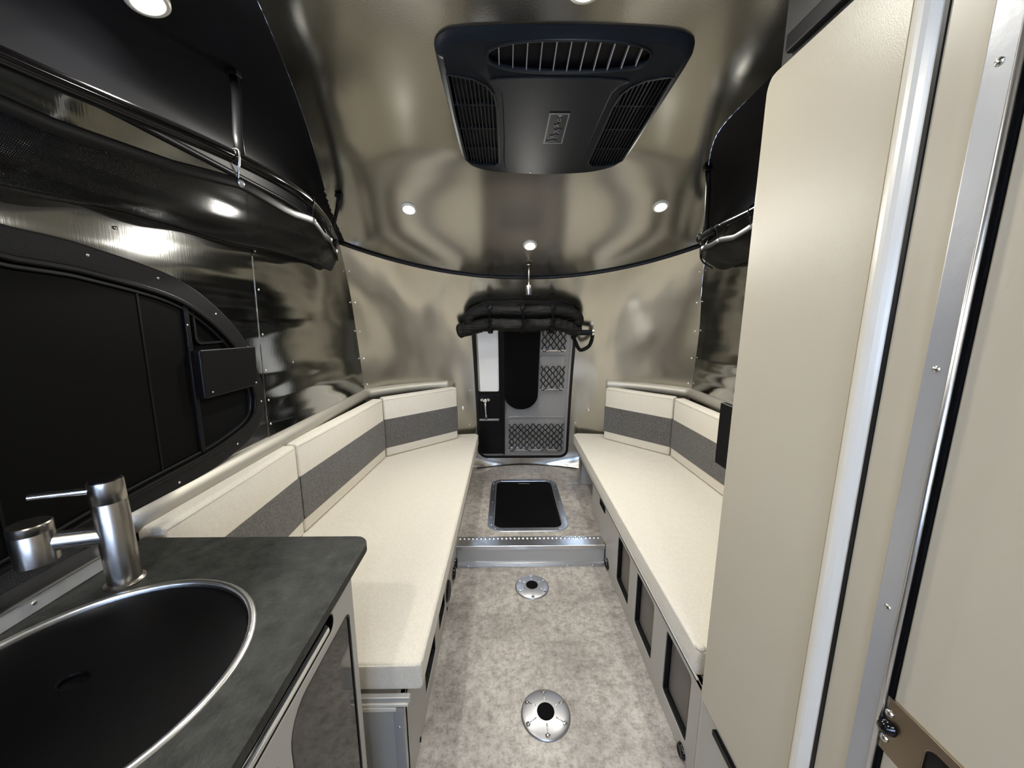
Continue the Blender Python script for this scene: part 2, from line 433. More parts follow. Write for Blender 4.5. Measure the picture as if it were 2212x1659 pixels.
bm = on_wall(plate(rrect(1.04, 1.15, 1.185, 1.28, [.05, .01, .02, .01]), [rrect(1.046, 1.144, 1.191, 1.274, [.046, .008, .016, .008])], .012), .003)
obj('recess_rim', bm, 'black_tex', win)
for (y, z) in ((.95, 1.355), (1.12, 1.27), (1.25, 1.125), (1.283, .97), (1.15, .86), (.93, .83), (.80, 1.385), (.72, .81)):
    rivet(win, (XL(z)+.017, y, z), (1, 0, 0), .0035).data.materials
for (y, z) in ((1.05, 1.05), (1.235, 1.045), (1.015, 1.24)):
    rivet(win, (XL(z)+.038 if y > 1.02 else XL(z)+.019, y, z), (1, 0, 0), .003)

# ------------------------------------------------------------------ rear hatch
k_ = -(2.75-2.41)/1.16; hl = math.hypot(1, k_)
HO = Vector((0, 2.75, .2)); HU = Vector((0, k_/hl, 1/hl)); HN = Vector((0, -1/hl, k_/hl))   # up, outward (to camera)
HM = Matrix(((1, 0, HN.x, HO.x), (0, HU.y, HN.y, HO.y), (0, HU.z, HN.z, HO.z), (0, 0, 0, 1)))
def bend(w): return .034*math.sin(math.pi*min(1, max(0, w/1.21)))
hp = lambda x, w, d=0: HO + Vector((x, 0, 0)) + HU*w + HN*(d-bend(w))
def H(outline, holes, th, lift=0):
    b = plate(outline, holes, th, Matrix.Translation((0, 0, lift)))
    ws = [v.co.y for v in b.verts]
    for k in range(1, 16):
        w = k*.08
        if min(ws) < w < max(ws): bmesh.ops.bisect_plane(b, geom=b.verts[:]+b.edges[:]+b.faces[:], plane_co=(0, w, 0), plane_no=(0, 1, 0))
    for v in b.verts: v.co.z -= bend(v.co.y)
    bmesh.ops.transform(b, matrix=HM, verts=b.verts)
    return b
ho_ = rrect(-.232, .462, -.02, 1.21, [.12, .12, .07, .07])
ho_ = [(x + (.012*(1-w/1.2) if x > .1 else .01*(1-w/1.2)), w) for x, w in ho_]
door = struct('door_1', H(ho_, [offset_poly(ho_, .018)], .030, -.02), 'rubber', bevel=.005)
obj('grey_moulding', H(offset_poly(ho_, .018), [], .006, -.014), 'hatch_grey', door)
obj('moulding_rim', H(offset_poly(ho_, .018), [offset_poly(ho_, .034)], .014, -.012), 'hatch_grey', door, bevel=.004)
# black left column
obj('side_panel', H([(-.222, .02), (-.02, .02), (-.016, 1.15), (-.236, 1.15)][::1], [rrect(-.206, -.058, .545, 1.12, .014)], .012, -.004), 'black_soft', door, bevel=.002)
obj('window_pane', H(rrect(-.207, -.057, .543, 1.12, .014), [], .004, -.004), 'pane_white', door)
tag(door.children[-1] if False else door)
obj('lock_recess', H(rrect(-.212, -.05, .312, .53, .01), [rrect(-.205, -.057, .322, .522, .008)], .006, .008), 'black_soft', door, bevel=.002)
obj('side_rail', H([(-.03, .02), (-.017, .02), (-.012, 1.15), (-.026, 1.15)], [], .014, .006), 'black_tex', door, bevel=.003)
# lever handle
lv = obj('lever_handle', tube(BM(), [hp(-.158, .475, .028), hp(-.157, .44, .032), hp(-.154, .38, .034), hp(-.153, .335, .032)], [.011, .009, .007, .008], 12), 'chrome', door, smooth=True)
bm = BM()
lathe(bm, [(0, .03), (.014, .028), (.017, .02), (.017, 0)], 20, HM @ Matrix.Translation((-.158, .485, .006-bend(.485))))
obj('lever_boss', bm, 'chrome', lv, smooth=True, auto=40)
bm = H(rrect(-.192, -.125, .475, .497, .008), [], .008, .012); obj('latch_bar', bm, 'chrome', lv, bevel=.002)
obj('recess_rim', H(rrect(-.205, -.06, .316, .326, .003), [], .012, .01), 'alu_grey', door)
# black oval pouch
pts = rrect(-.018, .222, .41, 1.16, [.02, .02, .119, .119], 14)
bm = H(pts, [], .028, -.004)
obj('black_cover', bm, 'black_matte', door, bevel=.008, smooth=False)
# pockets
def pocket(x0, x1, w0, wm, w1, rows, cols):
    rim = obj('pocket', H(rrect(x0, x1, w0, w1, .014), [rrect(x0+.007, x1-.007, w0+.007, w1-.007, .011)], .008, -.006), 'hatch_grey', door, bevel=.002)
    obj('pocket_lip', H(rrect(x0+.004, x1-.004, w0+.001, w0+.012, .004), [], .018, -.004), 'alu', rim, bevel=.002)
    obj('pocket_back', H(rrect(x0+.008, x1-.008, w0+.008, w1-.008, .01), [], .003, -.0075), 'hatch_grey', rim)
    b = BM(); dx = (x1-x0-.012)/cols; dw = (wm-w0-.006)/rows; xs = x0+.006
    for r_ in range(rows+1):
        ln = []
        for q in range(cols*8+1):
            ph = q/8*math.pi*2 + (math.pi if r_ % 2 else 0)
            sag = math.cos(ph); sag = math.copysign(abs(sag)**.6, sag)
            amp = dw*.46
            if r_ in (0,): amp *= .5
            ln.append(hp(xs + q/8*dx, w0+.006 + r_*dw + sag*amp, .010+.004*math.sin(r_*1.7+q*.3)))
        tube(b, ln, .0036, 6)
    obj('net', b, 'black_gloss', rim, smooth=True)
pocket(.228, .405, .862, 1.06, 1.10, 7, 4)
pocket(.230, .413, .562, .735, .822, 6, 4)
pocket(.006, .432, .050, .265, .335, 8, 9)
# rolled blackout screen over the top of the hatch
rs = thing('rolled_screen', 'black fabric screen rolled up and strapped above the rear hatch', 'screen', tuple(hp(.11, 1.1, .02)))
def PH(b, name, m, par, **k): return P(b, name, m, par, **k)
fl = [(-.262, 1.06), (-.266, 1.12), (-.225, 1.175), (-.13, 1.205), (.11, 1.212), (.32, 1.205), (.43, 1.172), (.478, 1.12), (.474, 1.04), (.38, 1.06), (.1, 1.05), (-.15, 1.05)]
PH(H(dense(fl, 5), [], .045, .012), 'fabric_flap', 'roll_fabric', rs, bevel=.014)
b = tube(BM(), smooth_path([hp(-.245, 1.09, .06), hp(-.24, 1.118, .062), hp(-.19, 1.156, .062), hp(-.06, 1.168, .064), hp(.11, 1.164, .066), hp(.28, 1.168, .064), hp(.40, 1.153, .062), hp(.452, 1.12, .062), hp(.458, 1.08, .06)], 5), .034, 12)
PH(b, 'hem_roll', 'roll_fabric', rs, smooth=True)
def lump(pts, r, name, seed):
    random.seed(seed); q = smooth_path(pts, 6); rr = [r*(.92+.16*random.random()) for _ in q]; rr[0] *= .85; rr[-1] *= .85
    PH(tube(BM(), q, rr, 14), name, 'roll_fabric', rs, smooth=True)
lump([hp(-.315, 1.025, .062), hp(-.25, 1.043, .066), hp(-.17, 1.068, .07), hp(-.10, 1.082, .072)], .045, 'screen_roll', 1)
lump([hp(-.11, 1.082, .075), hp(.0, 1.075, .078), hp(.10, 1.072, .08), hp(.2, 1.075, .078), hp(.29, 1.082, .075)], .043, 'screen_roll', 2)
lump([hp(.28, 1.085, .072), hp(.35, 1.072, .07), hp(.42, 1.045, .066), hp(.465, 1.022, .062)], .043, 'screen_roll', 3)
for x in (-.105, .285, .10):
    q = [hp(x, 1.21, .045), hp(x, 1.19, .098), hp(x, 1.12, .115), hp(x, 1.06, .125), hp(x, 1.025, .095), hp(x, 1.03, .05)]
    PH(tube(BM(), smooth_path(q, 5), .0045, 10, flat=3.6), 'strap', 'black_soft', rs, smooth=True)
# grab handle beside the hatch
gh = thing('grab_handle', 'short grey bar with a hanging black loop strap right of the rear hatch', 'handle', tuple(hp(.46, 1.01, .0)))
PH(tube(BM(), [hp(.44, 1.012, .05), hp(.562, 1.012, .05)], .018, 16), 'bar', 'ac', gh, smooth=True, auto=40)
PH(tube(BM(), [hp(.555, 1.012, .05), hp(.567, 1.012, .05)], .02, 16), 'end_cap', 'chrome', gh, smooth=True, auto=40)
PH(tube(BM(), smooth_path([hp(.562, 1.0, .05), hp(.560, .96, .052), hp(.545, .915, .052), hp(.500, .888, .052), hp(.475, .905, .052), hp(.450, .955, .05), hp(.43, .985, .04)], 6), .0125, 8), 'loop_strap', 'black_soft', gh, smooth=True)
PH(H(rrect(.43, .47, .985, 1.04, .006), [], .05, -.01), 'mount', 'black_soft', gh, bevel=.003)
# small latch keepers on the rear wall each side
for (x, z, lab) in ((-.325, .60, 'tiny metal catch on the rear wall left of the hatch'), (.60, .585, 'tiny metal catch on the rear wall right of the hatch')):
    t = (x-.1375)/1.0225; y = rear_pt(t, z, 0)
    kp = thing('wall_catch', lab, 'catch', (x, y-.004, z))
    obj('base', box(BM(), -.008, .008, -.008, .006, -.012, .012), 'alu', kp, bevel=.002); obj('pin', box(BM(), -.005, .008, -.018, -.006, -.004, .004), 'chrome', kp, bevel=.001)
# hanging hold-open rod
hr = thing('hanging_catch', 'slim steel rod with a cylinder tip hanging from the roof above the rear hatch', 'catch', (.125, 2.17, 1.39))
zt = zc(2.17)
P(lathe(BM(), [(0, 0), (.022, 0), (.022, .005), (.01, .01), (0, .01)], 20, Matrix.Translation((.125, 2.17, zt-.008))), 'base_plate', 'steel', hr, smooth=True, auto=30)
P(tube(BM(), [(.125, 2.17, 1.43), (.125, 2.17, zt-.004)], .0055, 10), 'rod', 'steel', hr, smooth=True)
P(lathe(BM(), [(0, 0), (.017, 0), (.018, .003), (.018, .052), (.016, .056), (0, .056)], 20, Matrix.Translation((.125, 2.17, 1.385))), 'tip', 'steel', hr, smooth=True, auto=30)

# ------------------------------------------------------------------ ceiling lamps
def lamp(x, y, z, n, label):
    t = thing('ceiling_lamp', label, 'lamp', (x, y, z)); q = Vector(n).normalized().to_track_quat('Z', 'Y'); t.rotation_mode = 'QUATERNION'; t.rotation_quaternion = q
    if 'lr' not in rv:
        rv['lr'] = obj('trim_ring', lathe(BM(), [(.024, 0.006), (.030, .008), (.036, .005), (.037, 0), (.037, -.004)], 32), 'alu_white', t, smooth=True)
        rv['ll'] = obj('lens', lathe(BM(), [(0, .0065), (.018, .0062), (.0245, .005)], 32), 'lens', t, smooth=True)
    else:
        for k in ('lr', 'll'): o = rv[k].copy(); C.objects.link(o); o.parent = t
    return t
def roofn(y): s = (zc(y+.01)-zc(y-.01))/.02; return (0, s, -1)
lamp(-.445, 1.81, zc(1.81)-.001, roofn(1.81), 'round ceiling lamp on the sloping roof, to the left of the rear hatch')
lamp(.70, 1.79, zc(1.79)-.001, roofn(1.79), 'round ceiling lamp on the sloping roof, to the right of the rear hatch')
lamp(.122, 2.03, zc(2.03)-.001, roofn(2.03), 'round ceiling lamp directly above the rear hatch')
nl_ = lamp(.153, .835, 1.887, (0, 0, -1), 'round ceiling lamp at the top edge just in front of the air conditioner')
for ch in nl_.children:
    if ch.name.startswith('lens'): ch.data = ch.data.copy(); ch.data.materials[0] = M['lens_dim']
yl = .84; ql = .80; wlv = wl(yl)
p0 = Vector(covep(True)((yl-FY)/(2.01-FY), .42)); p1 = Vector(covep(True)((yl-FY)/(2.01-FY), .50)); tn = (p1-p0).normalized()
lamp(*(Vector(covep(True)((yl-FY)/(2.01-FY), .46)) + Vector((0, 0, -.003))), (tn.z, 0, -tn.x), 'round lamp in the cove with painted dark reflection above the overhead net and kitchen counter')
for (x, y, lb) in ((-.40, -.15, 'round ceiling lamp behind the viewer above the kitchen counter'), (.15, -.8, 'round ceiling lamp by the front wall')):
    lamp(x, y, 1.887, (0, 0, -1), lb)

# ------------------------------------------------------------------ air conditioner
ac = thing('air_conditioner', 'charcoal plastic air conditioner unit with grilles on the ceiling', 'air conditioner', (.133, 1.23, 1.885))
az = lambda y: float(np.interp(y, [.925, 1.03, 1.575], [1.880, 1.860, 1.812]))
out = dense([(-.166, 1.02), (-.164, .985), (-.143, .957), (-.106, .942), (-.014, .933), (.13, .929), (.28, .932), (.375, .942), (.418, .960), (.438, .985), (.440, 1.03), (.438, 1.20), (.434, 1.40), (.42, 1.48), (.385, 1.525), (.30, 1.56), (.135, 1.574), (-.03, 1.56), (-.115, 1.525), (-.148, 1.48), (-.161, 1.40), (-.165, 1.20)], 4)
gl = [(-.145, 1.043), (-.125, 1.047), (-.085, 1.058), (-.055, 1.078), (-.036, 1.11), (-.029, 1.165), (-.029, 1.47), (-.045, 1.49), (-.085, 1.49), (-.125, 1.475), (-.142, 1.45), (-.147, 1.20)]
gr = [(.272-x, y) for x, y in gl][::-1]
def ell(cx, cy, a, b, n=40, p=2.5):
    o = []
    for k in range(n):
        t = 2*math.pi*k/n; c, s = math.cos(t), math.sin(t); o.append((cx+a*math.copysign(abs(c)**(2/p), c), cy+b*math.copysign(abs(s)**(2/p), s)))
    return o
def bow(x, y): return az(y)
vent = ell(.148, .990, .190, .040)
def drape(bm, lift=0):  # plates made with z=0..th downward
    for v in bm.verts: v.co = (v.co.x, v.co.y, az(v.co.y) - v.co.z - lift)
    return bm
P(drape(plate(offset_poly(out, .018), [gl, gr, vent], .006)), 'face', 'ac', ac, bevel=.0015)
b = BM(); n = len(out); inn = offset_poly(out, .018); mid = offset_poly(out, .006)
r0 = [b.verts.new((x, y, 1.886)) for x, y in offset_poly(out, -.002)]; r1 = [b.verts.new((x, y, az(y)+.006)) for x, y in out]; r2 = [b.verts.new((x, y, az(y)-.002)) for x, y in mid]; r3 = [b.verts.new((x, y, az(y)-.0055)) for x, y in inn]
for A, B in ((r0, r1), (r1, r2), (r2, r3)):
    for i in range(n): b.faces.new([A[i], A[(i+1) % n], B[(i+1) % n], B[i]])
P(b, 'skirt', 'ac', ac, smooth=True)
P(drape(plate(offset_poly(out, .03), [], .001), -.006), 'inner_plate', 'ac_dark', ac)
for g_ in (gl, gr):
    P(drape(plate(offset_poly(g_, -.006), [g_], .004), .005), 'grille_rim', 'ac', ac, bevel=.0015)
P(drape(plate(offset_poly(vent, -.005), [vent], .004), .005), 'vent_rim', 'ac', ac, bevel=.0015)
def span(poly, x):  # y-range of polygon at x
    ys = []
    for i in range(len(poly)):
        a, c = poly[i-1], poly[i]
        if (a[0] <= x) != (c[0] <= x): ys.append(a[1]+(x-a[0])/(c[0]-a[0])*(c[1]-a[1]))
    return (min(ys), max(ys)) if len(ys) > 1 else None
def spanx(poly, y): 
    r = span([(b_, a_) for a_, b_ in poly], y); return r
for g_ in (gl, gr):
    xs = [p[0] for p in g_]; x0, x1 = min(xs), max(xs)
    for k in range(1, 11):
        x = x0+(x1-x0)*k/11; s_ = span(g_, x)
        if s_: P(drape(box(BM(), x-.0016, x+.0016, s_[0], s_[1], -.005, .004)), 'slat', 'ac', ac)
    for y in (1.16, 1.27, 1.38):
        s_ = spanx(g_, y); P(drape(box(BM(), s_[0], s_[1], y-.002, y+.002, -.006, .004)), 'cross_bar', 'ac', ac)
for k in range(11):
    x = .148-.165+k*.033; s_ = span(vent, x)
    if s_: P(drape(box(BM(), x-.0013, x+.0013, s_[0], s_[1], -.005, .005)), 'louvre_fin', 'alu_grey', ac)
P(drape(plate(dense([(-.022, 1.05), (-.010, 1.10), (-.006, 1.30), (-.004, 1.51), (.04, 1.542), (.135, 1.550), (.23, 1.542), (.270, 1.51), (.274, 1.30), (.280, 1.10), (.294, 1.05)], 4), [], .004), .006), 'centre_panel', 'ac', ac, bevel=.003)
lab = P(drape(plate([(.124, 1.181), (.183, 1.181), (.183, 1.335), (.121, 1.335)], [[(.128, 1.186), (.179, 1.186), (.179, 1.331), (.125, 1.331)]], .0012), .0102), 'control_panel', 'grey_line', ac)
P(drape(plate([(.126, 1.184), (.181, 1.184), (.181, 1.333), (.123, 1.333)], [], .0006), .0102), 'panel_face', 'ac_dark', ac)
P(drape(plate(ell(.156, 1.21, .006, .006, 20, 2), [ell(.156, 1.21, .0042, .0042, 20, 2)], .0012), .0107), 'dial_mark', 'grey_line', ac)
P(drape(plate([(.148, 1.187), (.164, 1.187), (.156, 1.199)], [], .0012), .0107), 'pointer_mark', 'grey_line', ac)
for cx, cy, a_, n_ in ((.150, 1.29, .014, 3), (.158, 1.26, .012, 3), (.146, 1.318, .018, 2), (.152, 1.235, .008, 2)):
    for j in range(n_):
        P(drape(tube(BM(), [(cx-a_+2*a_*q/8, cy+.004*math.sin(q*.8+j)+j*.006, .0112) for q in range(9)], .0009, 5)), 'control_legend', 'grey_line', ac)
rivet(ac, Vector((.09, 1.535, az(1.535)-.011))-ac.location, (0, 0, -1), .004)

# ------------------------------------------------------------------ overhead nets
def overhead(sign, rod, hem_z, wallf, yA, yB, wall_z, ring_ys, label, group=None):
    """rod: list of (x,y,z); net between hem and wall"""
    t = thing('overhead_net', label, 'storage net', rod[len(rod)//2])
    rp = smooth_path(rod, 8)
    P(tube(BM(), rp, .015, 14), 'rod', 'black_gloss', t, smooth=True)
    rx = lambda y: float(np.interp(y, [p.y for p in rp], [p.x for p in rp])); rz = lambda y: float(np.interp(y, [p.y for p in rp], [p.z for p in rp]))
    ry = sorted(ring_ys)
    def hem(y):
        d = min(abs(y-q) for q in ry); sag = .016*min(1, d/.14)
        return Vector((rx(y) - sign*(-.004), y, hem_z + (rz(y)-1.62) - sag))
    ys = np.linspace(yA, yB, 60)
    P(tube(BM(), [hem(y) for y in ys], .013, 10, flat=.3), 'hem', 'black_soft', t, smooth=True)
    def f(u, v):
        y = yA + (yB-yA)*u; a = hem(y); zwl = wall_z + .006*math.sin(y*9) - .01*math.sin(y*3.1); b_ = Vector((wallf(zwl) - sign*(-.004), y, zwl))
        p = a.lerp(b_, v); p.z -= .030*math.sin(math.pi*v)*(1-.25*math.sin(y*7)) + .006*math.sin(y*23+v*5)*math.sin(math.pi*v); return p
    P(grid(f, 70, 14), 'net', 'net', t, smooth=True)
    P(tube(BM(), [f((y-yA)/(yB-yA), 1) for y in ys], .006, 8), 'wall_hem', 'black_soft', t, smooth=True)
    for q in ry:
        a = hem(q); c = Vector((rx(q), q, rz(q)))
        ln = [a + Vector((0, -.006, 0)), c + Vector((.018, -.012, -.004)), c + Vector((.012, -.004, .014)), c + Vector((-.004, 0, .016)), c + Vector((-.018, .004, .0)), a + Vector((0, .006, 0))]
        P(tube(BM(), smooth_path(ln, 5), .0022, 6), 'wire_ring', 'steel' if q > .8 and q < 1.1 else 'black_gloss', t, smooth=True)
        P(lathe(BM(), [(0, .010), (.008, .006), (.010, 0), (.008, -.006), (0, -.010)], 12, Matrix.Translation(a)), 'snap_knob', 'alu_grey', t, smooth=True)
    return t, rx, rz, hem
rodL = [(-.78, .30, 1.625), (-.712, .59, 1.62), (-.625, .913, 1.62), (-.612, 1.18, 1.62), (-.668, 1.44, 1.62), (-.745, 1.67, 1.615), (-.80, 1.83, 1.60), (-.835, 1.88, 1.585)]
nl, rx, rz, hemL = overhead(1, rodL, 1.565, XL, .30, 1.84, 1.49, [.50, .935, 1.27, 1.56, 1.76], 'long black mesh storage net on a curved rod above the left window')
rodR = [(.72, .80, 1.62), (.80, 1.1, 1.62), (.842, 1.33, 1.62), (.86, 1.55, 1.62), (.872, 1.71, 1.615), (.91, 1.79, 1.60), (.96, 1.83, 1.585)]
nr, rxr, rzr, hemR = overhead(-1, rodR, 1.565, XR, .80, 1.79, 1.49, [1.0, 1.33, 1.56, 1.70], 'short black mesh storage net on a rod, half hidden behind the wardrobe')
def strap(par, a, b_, w=.012):
    a = Vector(a); b_ = Vector(b_)
    P(tube(BM(), [a.lerp(b_, k/4) + Vector((.003*math.sin(k*1.5), 0, 0)) for k in range(5)], w*.45, 8, flat=1.8), 'hanging_strap', 'black_soft', par, smooth=True)
    P(rbox(a.x-.014, a.x+.014, a.y-.012, a.y+.012, a.z-.006, a.z+.008, .003, 2), 'strap_tab', 'black_soft', par)
strap(nl, (-.69, 1.07, 1.865), (-.618, .95, 1.625), .013)
strap(nl, (-.725, 1.73, zc(1.73)-.008), (-.80, 1.80, 1.62), .011)
strap(nr, (.79, 1.57, zc(1.57)-.008), (.868, 1.68, 1.62), .012)
for q in ((.86, 1.6), (.875, 1.74), (.89, 1.77)):   # cord lashings near the rod end
    c = Vector((q[0], q[1], 1.615)); P(tube(BM(), [c + Vector((.017*math.cos(a), .004*a/3, .017*math.sin(a))) for a in np.linspace(0, 12.5, 40)], .0022, 6), 'cord', 'black_gloss', nr, smooth=True)
P(tube(BM(), smooth_path([(.90, 1.78, 1.60), (.905, 1.80, 1.56), (.93, 1.82, 1.52), (.98, 1.82, 1.49)], 5), .004, 6), 'cord', 'black_gloss', nr, smooth=True)
for q in ((-.775, 1.75), (-.80, 1.80), (-.82, 1.85)):
    c = Vector((q[0], q[1], 1.605)); P(tube(BM(), [c + Vector((.017*math.cos(a), .004*a/3, .017*math.sin(a))) for a in np.linspace(0, 12.5, 40)], .0022, 6), 'cord', 'black_gloss', nl, smooth=True)
P(tube(BM(), smooth_path([(-.81, 1.83, 1.60), (-.82, 1.85, 1.56), (-.83, 1.86, 1.52), (-.84, 1.85, 1.49)], 5), .004, 6), 'cord', 'black_gloss', nl, smooth=True)

# ------------------------------------------------------------------ benches
def bench(name, label, xp, s, xwall, holes, y0, y1, extra=None):
    """xp: x of the aisle face; s=+1 body extends to +x"""
    t = thing(name, label, 'bench', (xp + s*.2, (y0+y1)/2, 0))
    zt = .315
    def step(y): return .107 if y > 1.75 else 0
    outl = [(y0, .001), (1.718, .001), (1.718, .1085), (y1, .1085), (y1, zt), (y0, zt)]
    P(plate(outl, [rrect(a, b_, c, d, .014) for a, b_, c, d in holes], .014, mYZ(xp if s > 0 else xp, s)), 'front_panel', 'white_lam', t, bevel=.0015)
    for a, b_, c, d in holes:
        e = P(plate(rrect(a-.001, b_+.001, c-.001, d+.001, .015), [rrect(a+.006, b_-.006, c+.006, d-.006, .011)], .014, mYZ(xp+s*.002, s)), 'edge_trim', 'rubber', t, bevel=.001)
        P(plate(rrect(a-.012, b_+.012, c-.012, d+.012, .012), [], .002, mYZ(xp+s*.022, s)), 'mesh_screen', 'screen', t)
        P(plate(rrect(a-.012, b_+.012, c-.014, d+.012, .012), [rrect(a+.001, b_-.001, c+.001, d-.001, .012)], .007, mYZ(xp+s*.0145, s)), 'opening_liner', 'black_soft', t)
    return t
bl = bench('bench', 'long white-sided bench under the left seat cushion', -.262, -1, -.88,
           [(1.0, 1.165, .06, .285), (1.24, 1.375, .06, .285)], .79, 2.60)
br = bench('bench', 'long white-sided bench with three mesh openings under the right seat cushion', .505, 1, 1.14,
           [(.852, 1.012, .062, .285), (1.112, 1.282, .062, .285), (1.365, 1.528, .062, .285)], .80, 2.04)
# right bench: top board, near end, far divider, slot, outlets
P(plate([(.505, .80), (1.12, .80), (1.12, 2.2), (.70, 2.62), (.505, 2.68)], [], .014, Matrix.Translation((0, 0, .301))), 'top_board', 'white_lam', br)
P(box(BM(), .505, 1.12, .786, .80, .001, .315), 'end_panel', 'alu_panel', br, bevel=.002)
P(box(BM(), .502, 1.0, 2.42, 2.436, .1085, .300), 'divider', 'alu_panel', br, bevel=.001)
P(box(BM(), .50, .512, 2.41, 2.44, .1085, .300), 'post', 'alu', br, bevel=.001)
P(box(BM(), .70, .71, 2.05, 2.60, .1085, .30), 'cavity_back', 'black_matte', br)
P(box(BM(), .519, 1.0, 2.03, 2.042, .1085, .30), 'inner_end', 'white_lam', br)
P(plate(rrect(1.755, 1.862, .262, .296, .004), [], .003, mYZ(.503)), 'slot', 'black_matte', br)
P(tube(BM(), [(.5035, .82, .3155), (.5035, 2.68, .3155)], .0035, 8), 'edge_bead', 'alu_white', br, smooth=True)
P(lathe(BM(), [(0, .004), (.016, .004), (.024, .008), (.028, .003), (.028, 0)], 24, Matrix.Translation((.505, 1.672, .035)) @ Matrix.Rotation(R(-90), 4, 'Y')), 'outlet', 'black_gloss', br, smooth=True, auto=40)
P(lathe(BM(), [(0, .004), (.010, .004), (.017, .008), (.021, .003), (.021, 0)], 24, Matrix.Translation((.505, .862, .022)) @ Matrix.Rotation(R(-90), 4, 'Y')), 'outlet', 'black_gloss', br, smooth=True, auto=40)
# left bench extras
P(plate([(-.262, .79), (-.83, .79), (-.83, 2.2), (-.46, 2.58), (-.262, 2.62)], [], .014, Matrix.Translation((0, 0, .301))), 'top_board', 'white_lam', bl)
P(box(BM(), -.83, -.262, .790, .802, .001, .30), 'end_panel', 'white_lam', bl, bevel=.001)
P(box(BM(), -.60, -.246, .776, .79, .308, .323), 'top_rail', 'alu_panel', bl, bevel=.002)
P(box(BM(), -.60, -.250, .772, .790, .300, .309), 'top_rail', 'alu_white', bl, bevel=.002)
P(box(BM(), -.60, -.280, .770, .790, .288, .2995), 'lower_rail', 'alu_white', bl, bevel=.002)
P(box(BM(), -.60, -.288, .780, .7895, .002, .289), 'access_panel', 'alu_panel', bl, bevel=.001)
sp_ = P(box(BM(), -.288, -.262, .775, .7895, .002, .291), 'screw_strip', 'alu_grey', bl, bevel=.001)
for z in (.236, .092): rivet(bl, Vector((-.275, .774, z))-bl.location, (0, -1, 0), .0035)
for (y, z, r_) in ((1.435, .085, .045), (1.60, .045, .03), (1.665, .05, .028)):
    P(lathe(BM(), [(0, .004), (r_*.6, .004), (r_*.85, .010), (r_, .003), (r_, 0)], 24, Matrix.Translation((-.262, y, z)) @ Matrix.Rotation(R(90), 4, 'Y')), 'outlet', 'black_gloss', bl, smooth=True, auto=40)
for y in (.905, 1.41):
    P(box(BM(), -.262, -.259, y-.004, y+.004, .012, .024), 'clip', 'black_soft', bl)

# seat cushions
def seat(outl, label):
    b = plate(outl, [], .078)
    bmesh.ops.bevel(b, geom=[e for e in b.edges if len(e.link_faces) == 2 and e.calc_face_angle(0) > .3], offset=.012, segments=4, affect='EDGES', profile=.6, clamp_overlap=True)
    cx = sum(p[0] for p in outl)/len(outl); cy = sum(p[1] for p in outl)/len(outl)
    bmesh.ops.translate(b, vec=(-cx, -cy, 0), verts=b.verts)
    o = tag(obj('seat_cushion', b, 'cream', loc=(cx, cy, .322), smooth=True, auto=50), label, 'seat cushion')
    return o
def piping(o, pts, z, par_loc, m='cream'):
    b = tube(BM(), [Vector((x, y, z)) - Vector(par_loc) for x, y in pts], .0022, 6); obj('piping', b, m, o, smooth=True)
lo = [(-.218, .795), (-.214, 2.655), (-.24, 2.685), (-.42, 2.66), (-.83, 2.26), (-.865, .795)]
ro = [(.498, .822), (.498, 2.66), (.53, 2.685), (.72, 2.66), (1.11, 2.26), (1.14, .822)]
sl = seat(lo, 'long cream seat cushion on the left bench')
sr = seat(ro, 'long cream seat cushion on the right bench')
piping(sl, [(-.2185, .81), (-.2155, 1.5), (-.2145, 2.645)], .395, sl.location); piping(sl, [(-.232, .7955), (-.5, .7955), (-.85, .7955)], .395, sl.location)
piping(sr, [(.4985, .835), (.498, 1.5), (.498, 2.645)], .395, sr.location); piping(sr, [(.51, .8225), (.8, .8225), (1.1, .8225)], .395, sr.location)
P(lathe(BM(), [(0, 0), (.014, 0), (.010, .008), (0, .010)], 12, Matrix.Translation((.512, .835, .396))), 'corner_pucker', 'cream', sr, smooth=True)
# backrest cushions
def back(a, b_, label, th=.064, h=.375, side_=1):
    """a->b front bottom edge, seen from the aisle; thickness goes away from the aisle"""
    a = Vector((*a, 0)); b_ = Vector((*b_, 0)); L_ = (b_-a).length - .004; d = (b_-a).normalized(); ang = math.atan2(d.y, d.x)
    n = 18; nx = max(6, int(L_/.04)); nz = 12
    bm = rbox(0, L_, 0, th, 0, h, .013, 4)
    # slight pillow
    t = tag(obj('backrest_cushion', bm, 'cream', loc=(a.x+d.x*.002, a.y+d.y*.002, .4005), smooth=True, auto=60), label, 'back cushion')
    t.rotation_euler = (0, 0, ang); 
    sb = grid(lambda u, v: (.004+(L_-.008)*u, -.0012, h*.158 + (h*.485)*v), 8, 4)
    bmesh.ops.extrude_face_region(sb, geom=sb.faces[:])
    s_ = obj('charcoal_band', box(BM(), .0025, L_-.0025, -.0014, .004, h*.158, h*.643), 'charcoal', t)
    tag(s_, 'charcoal felt band')
    for sx in (0, L_):
        obj('charcoal_band', box(BM(), min(sx, sx-.0)-.0012 if sx == 0 else L_-.003, .003 if sx == 0 else L_+.0012, .002, th-.006, h*.158, h*.643), 'charcoal', t)
    for z in (.012, h-.012): 
        b2 = tube(BM(), [(.012, .001, z), (L_-.012, .001, z)], .0022, 6); obj('piping', b2, 'cream', t, smooth=True)
    return t
back((-.800, .80), (-.812, 1.379), 'cream backrest with charcoal band nearest the counter, left bench') if False else None
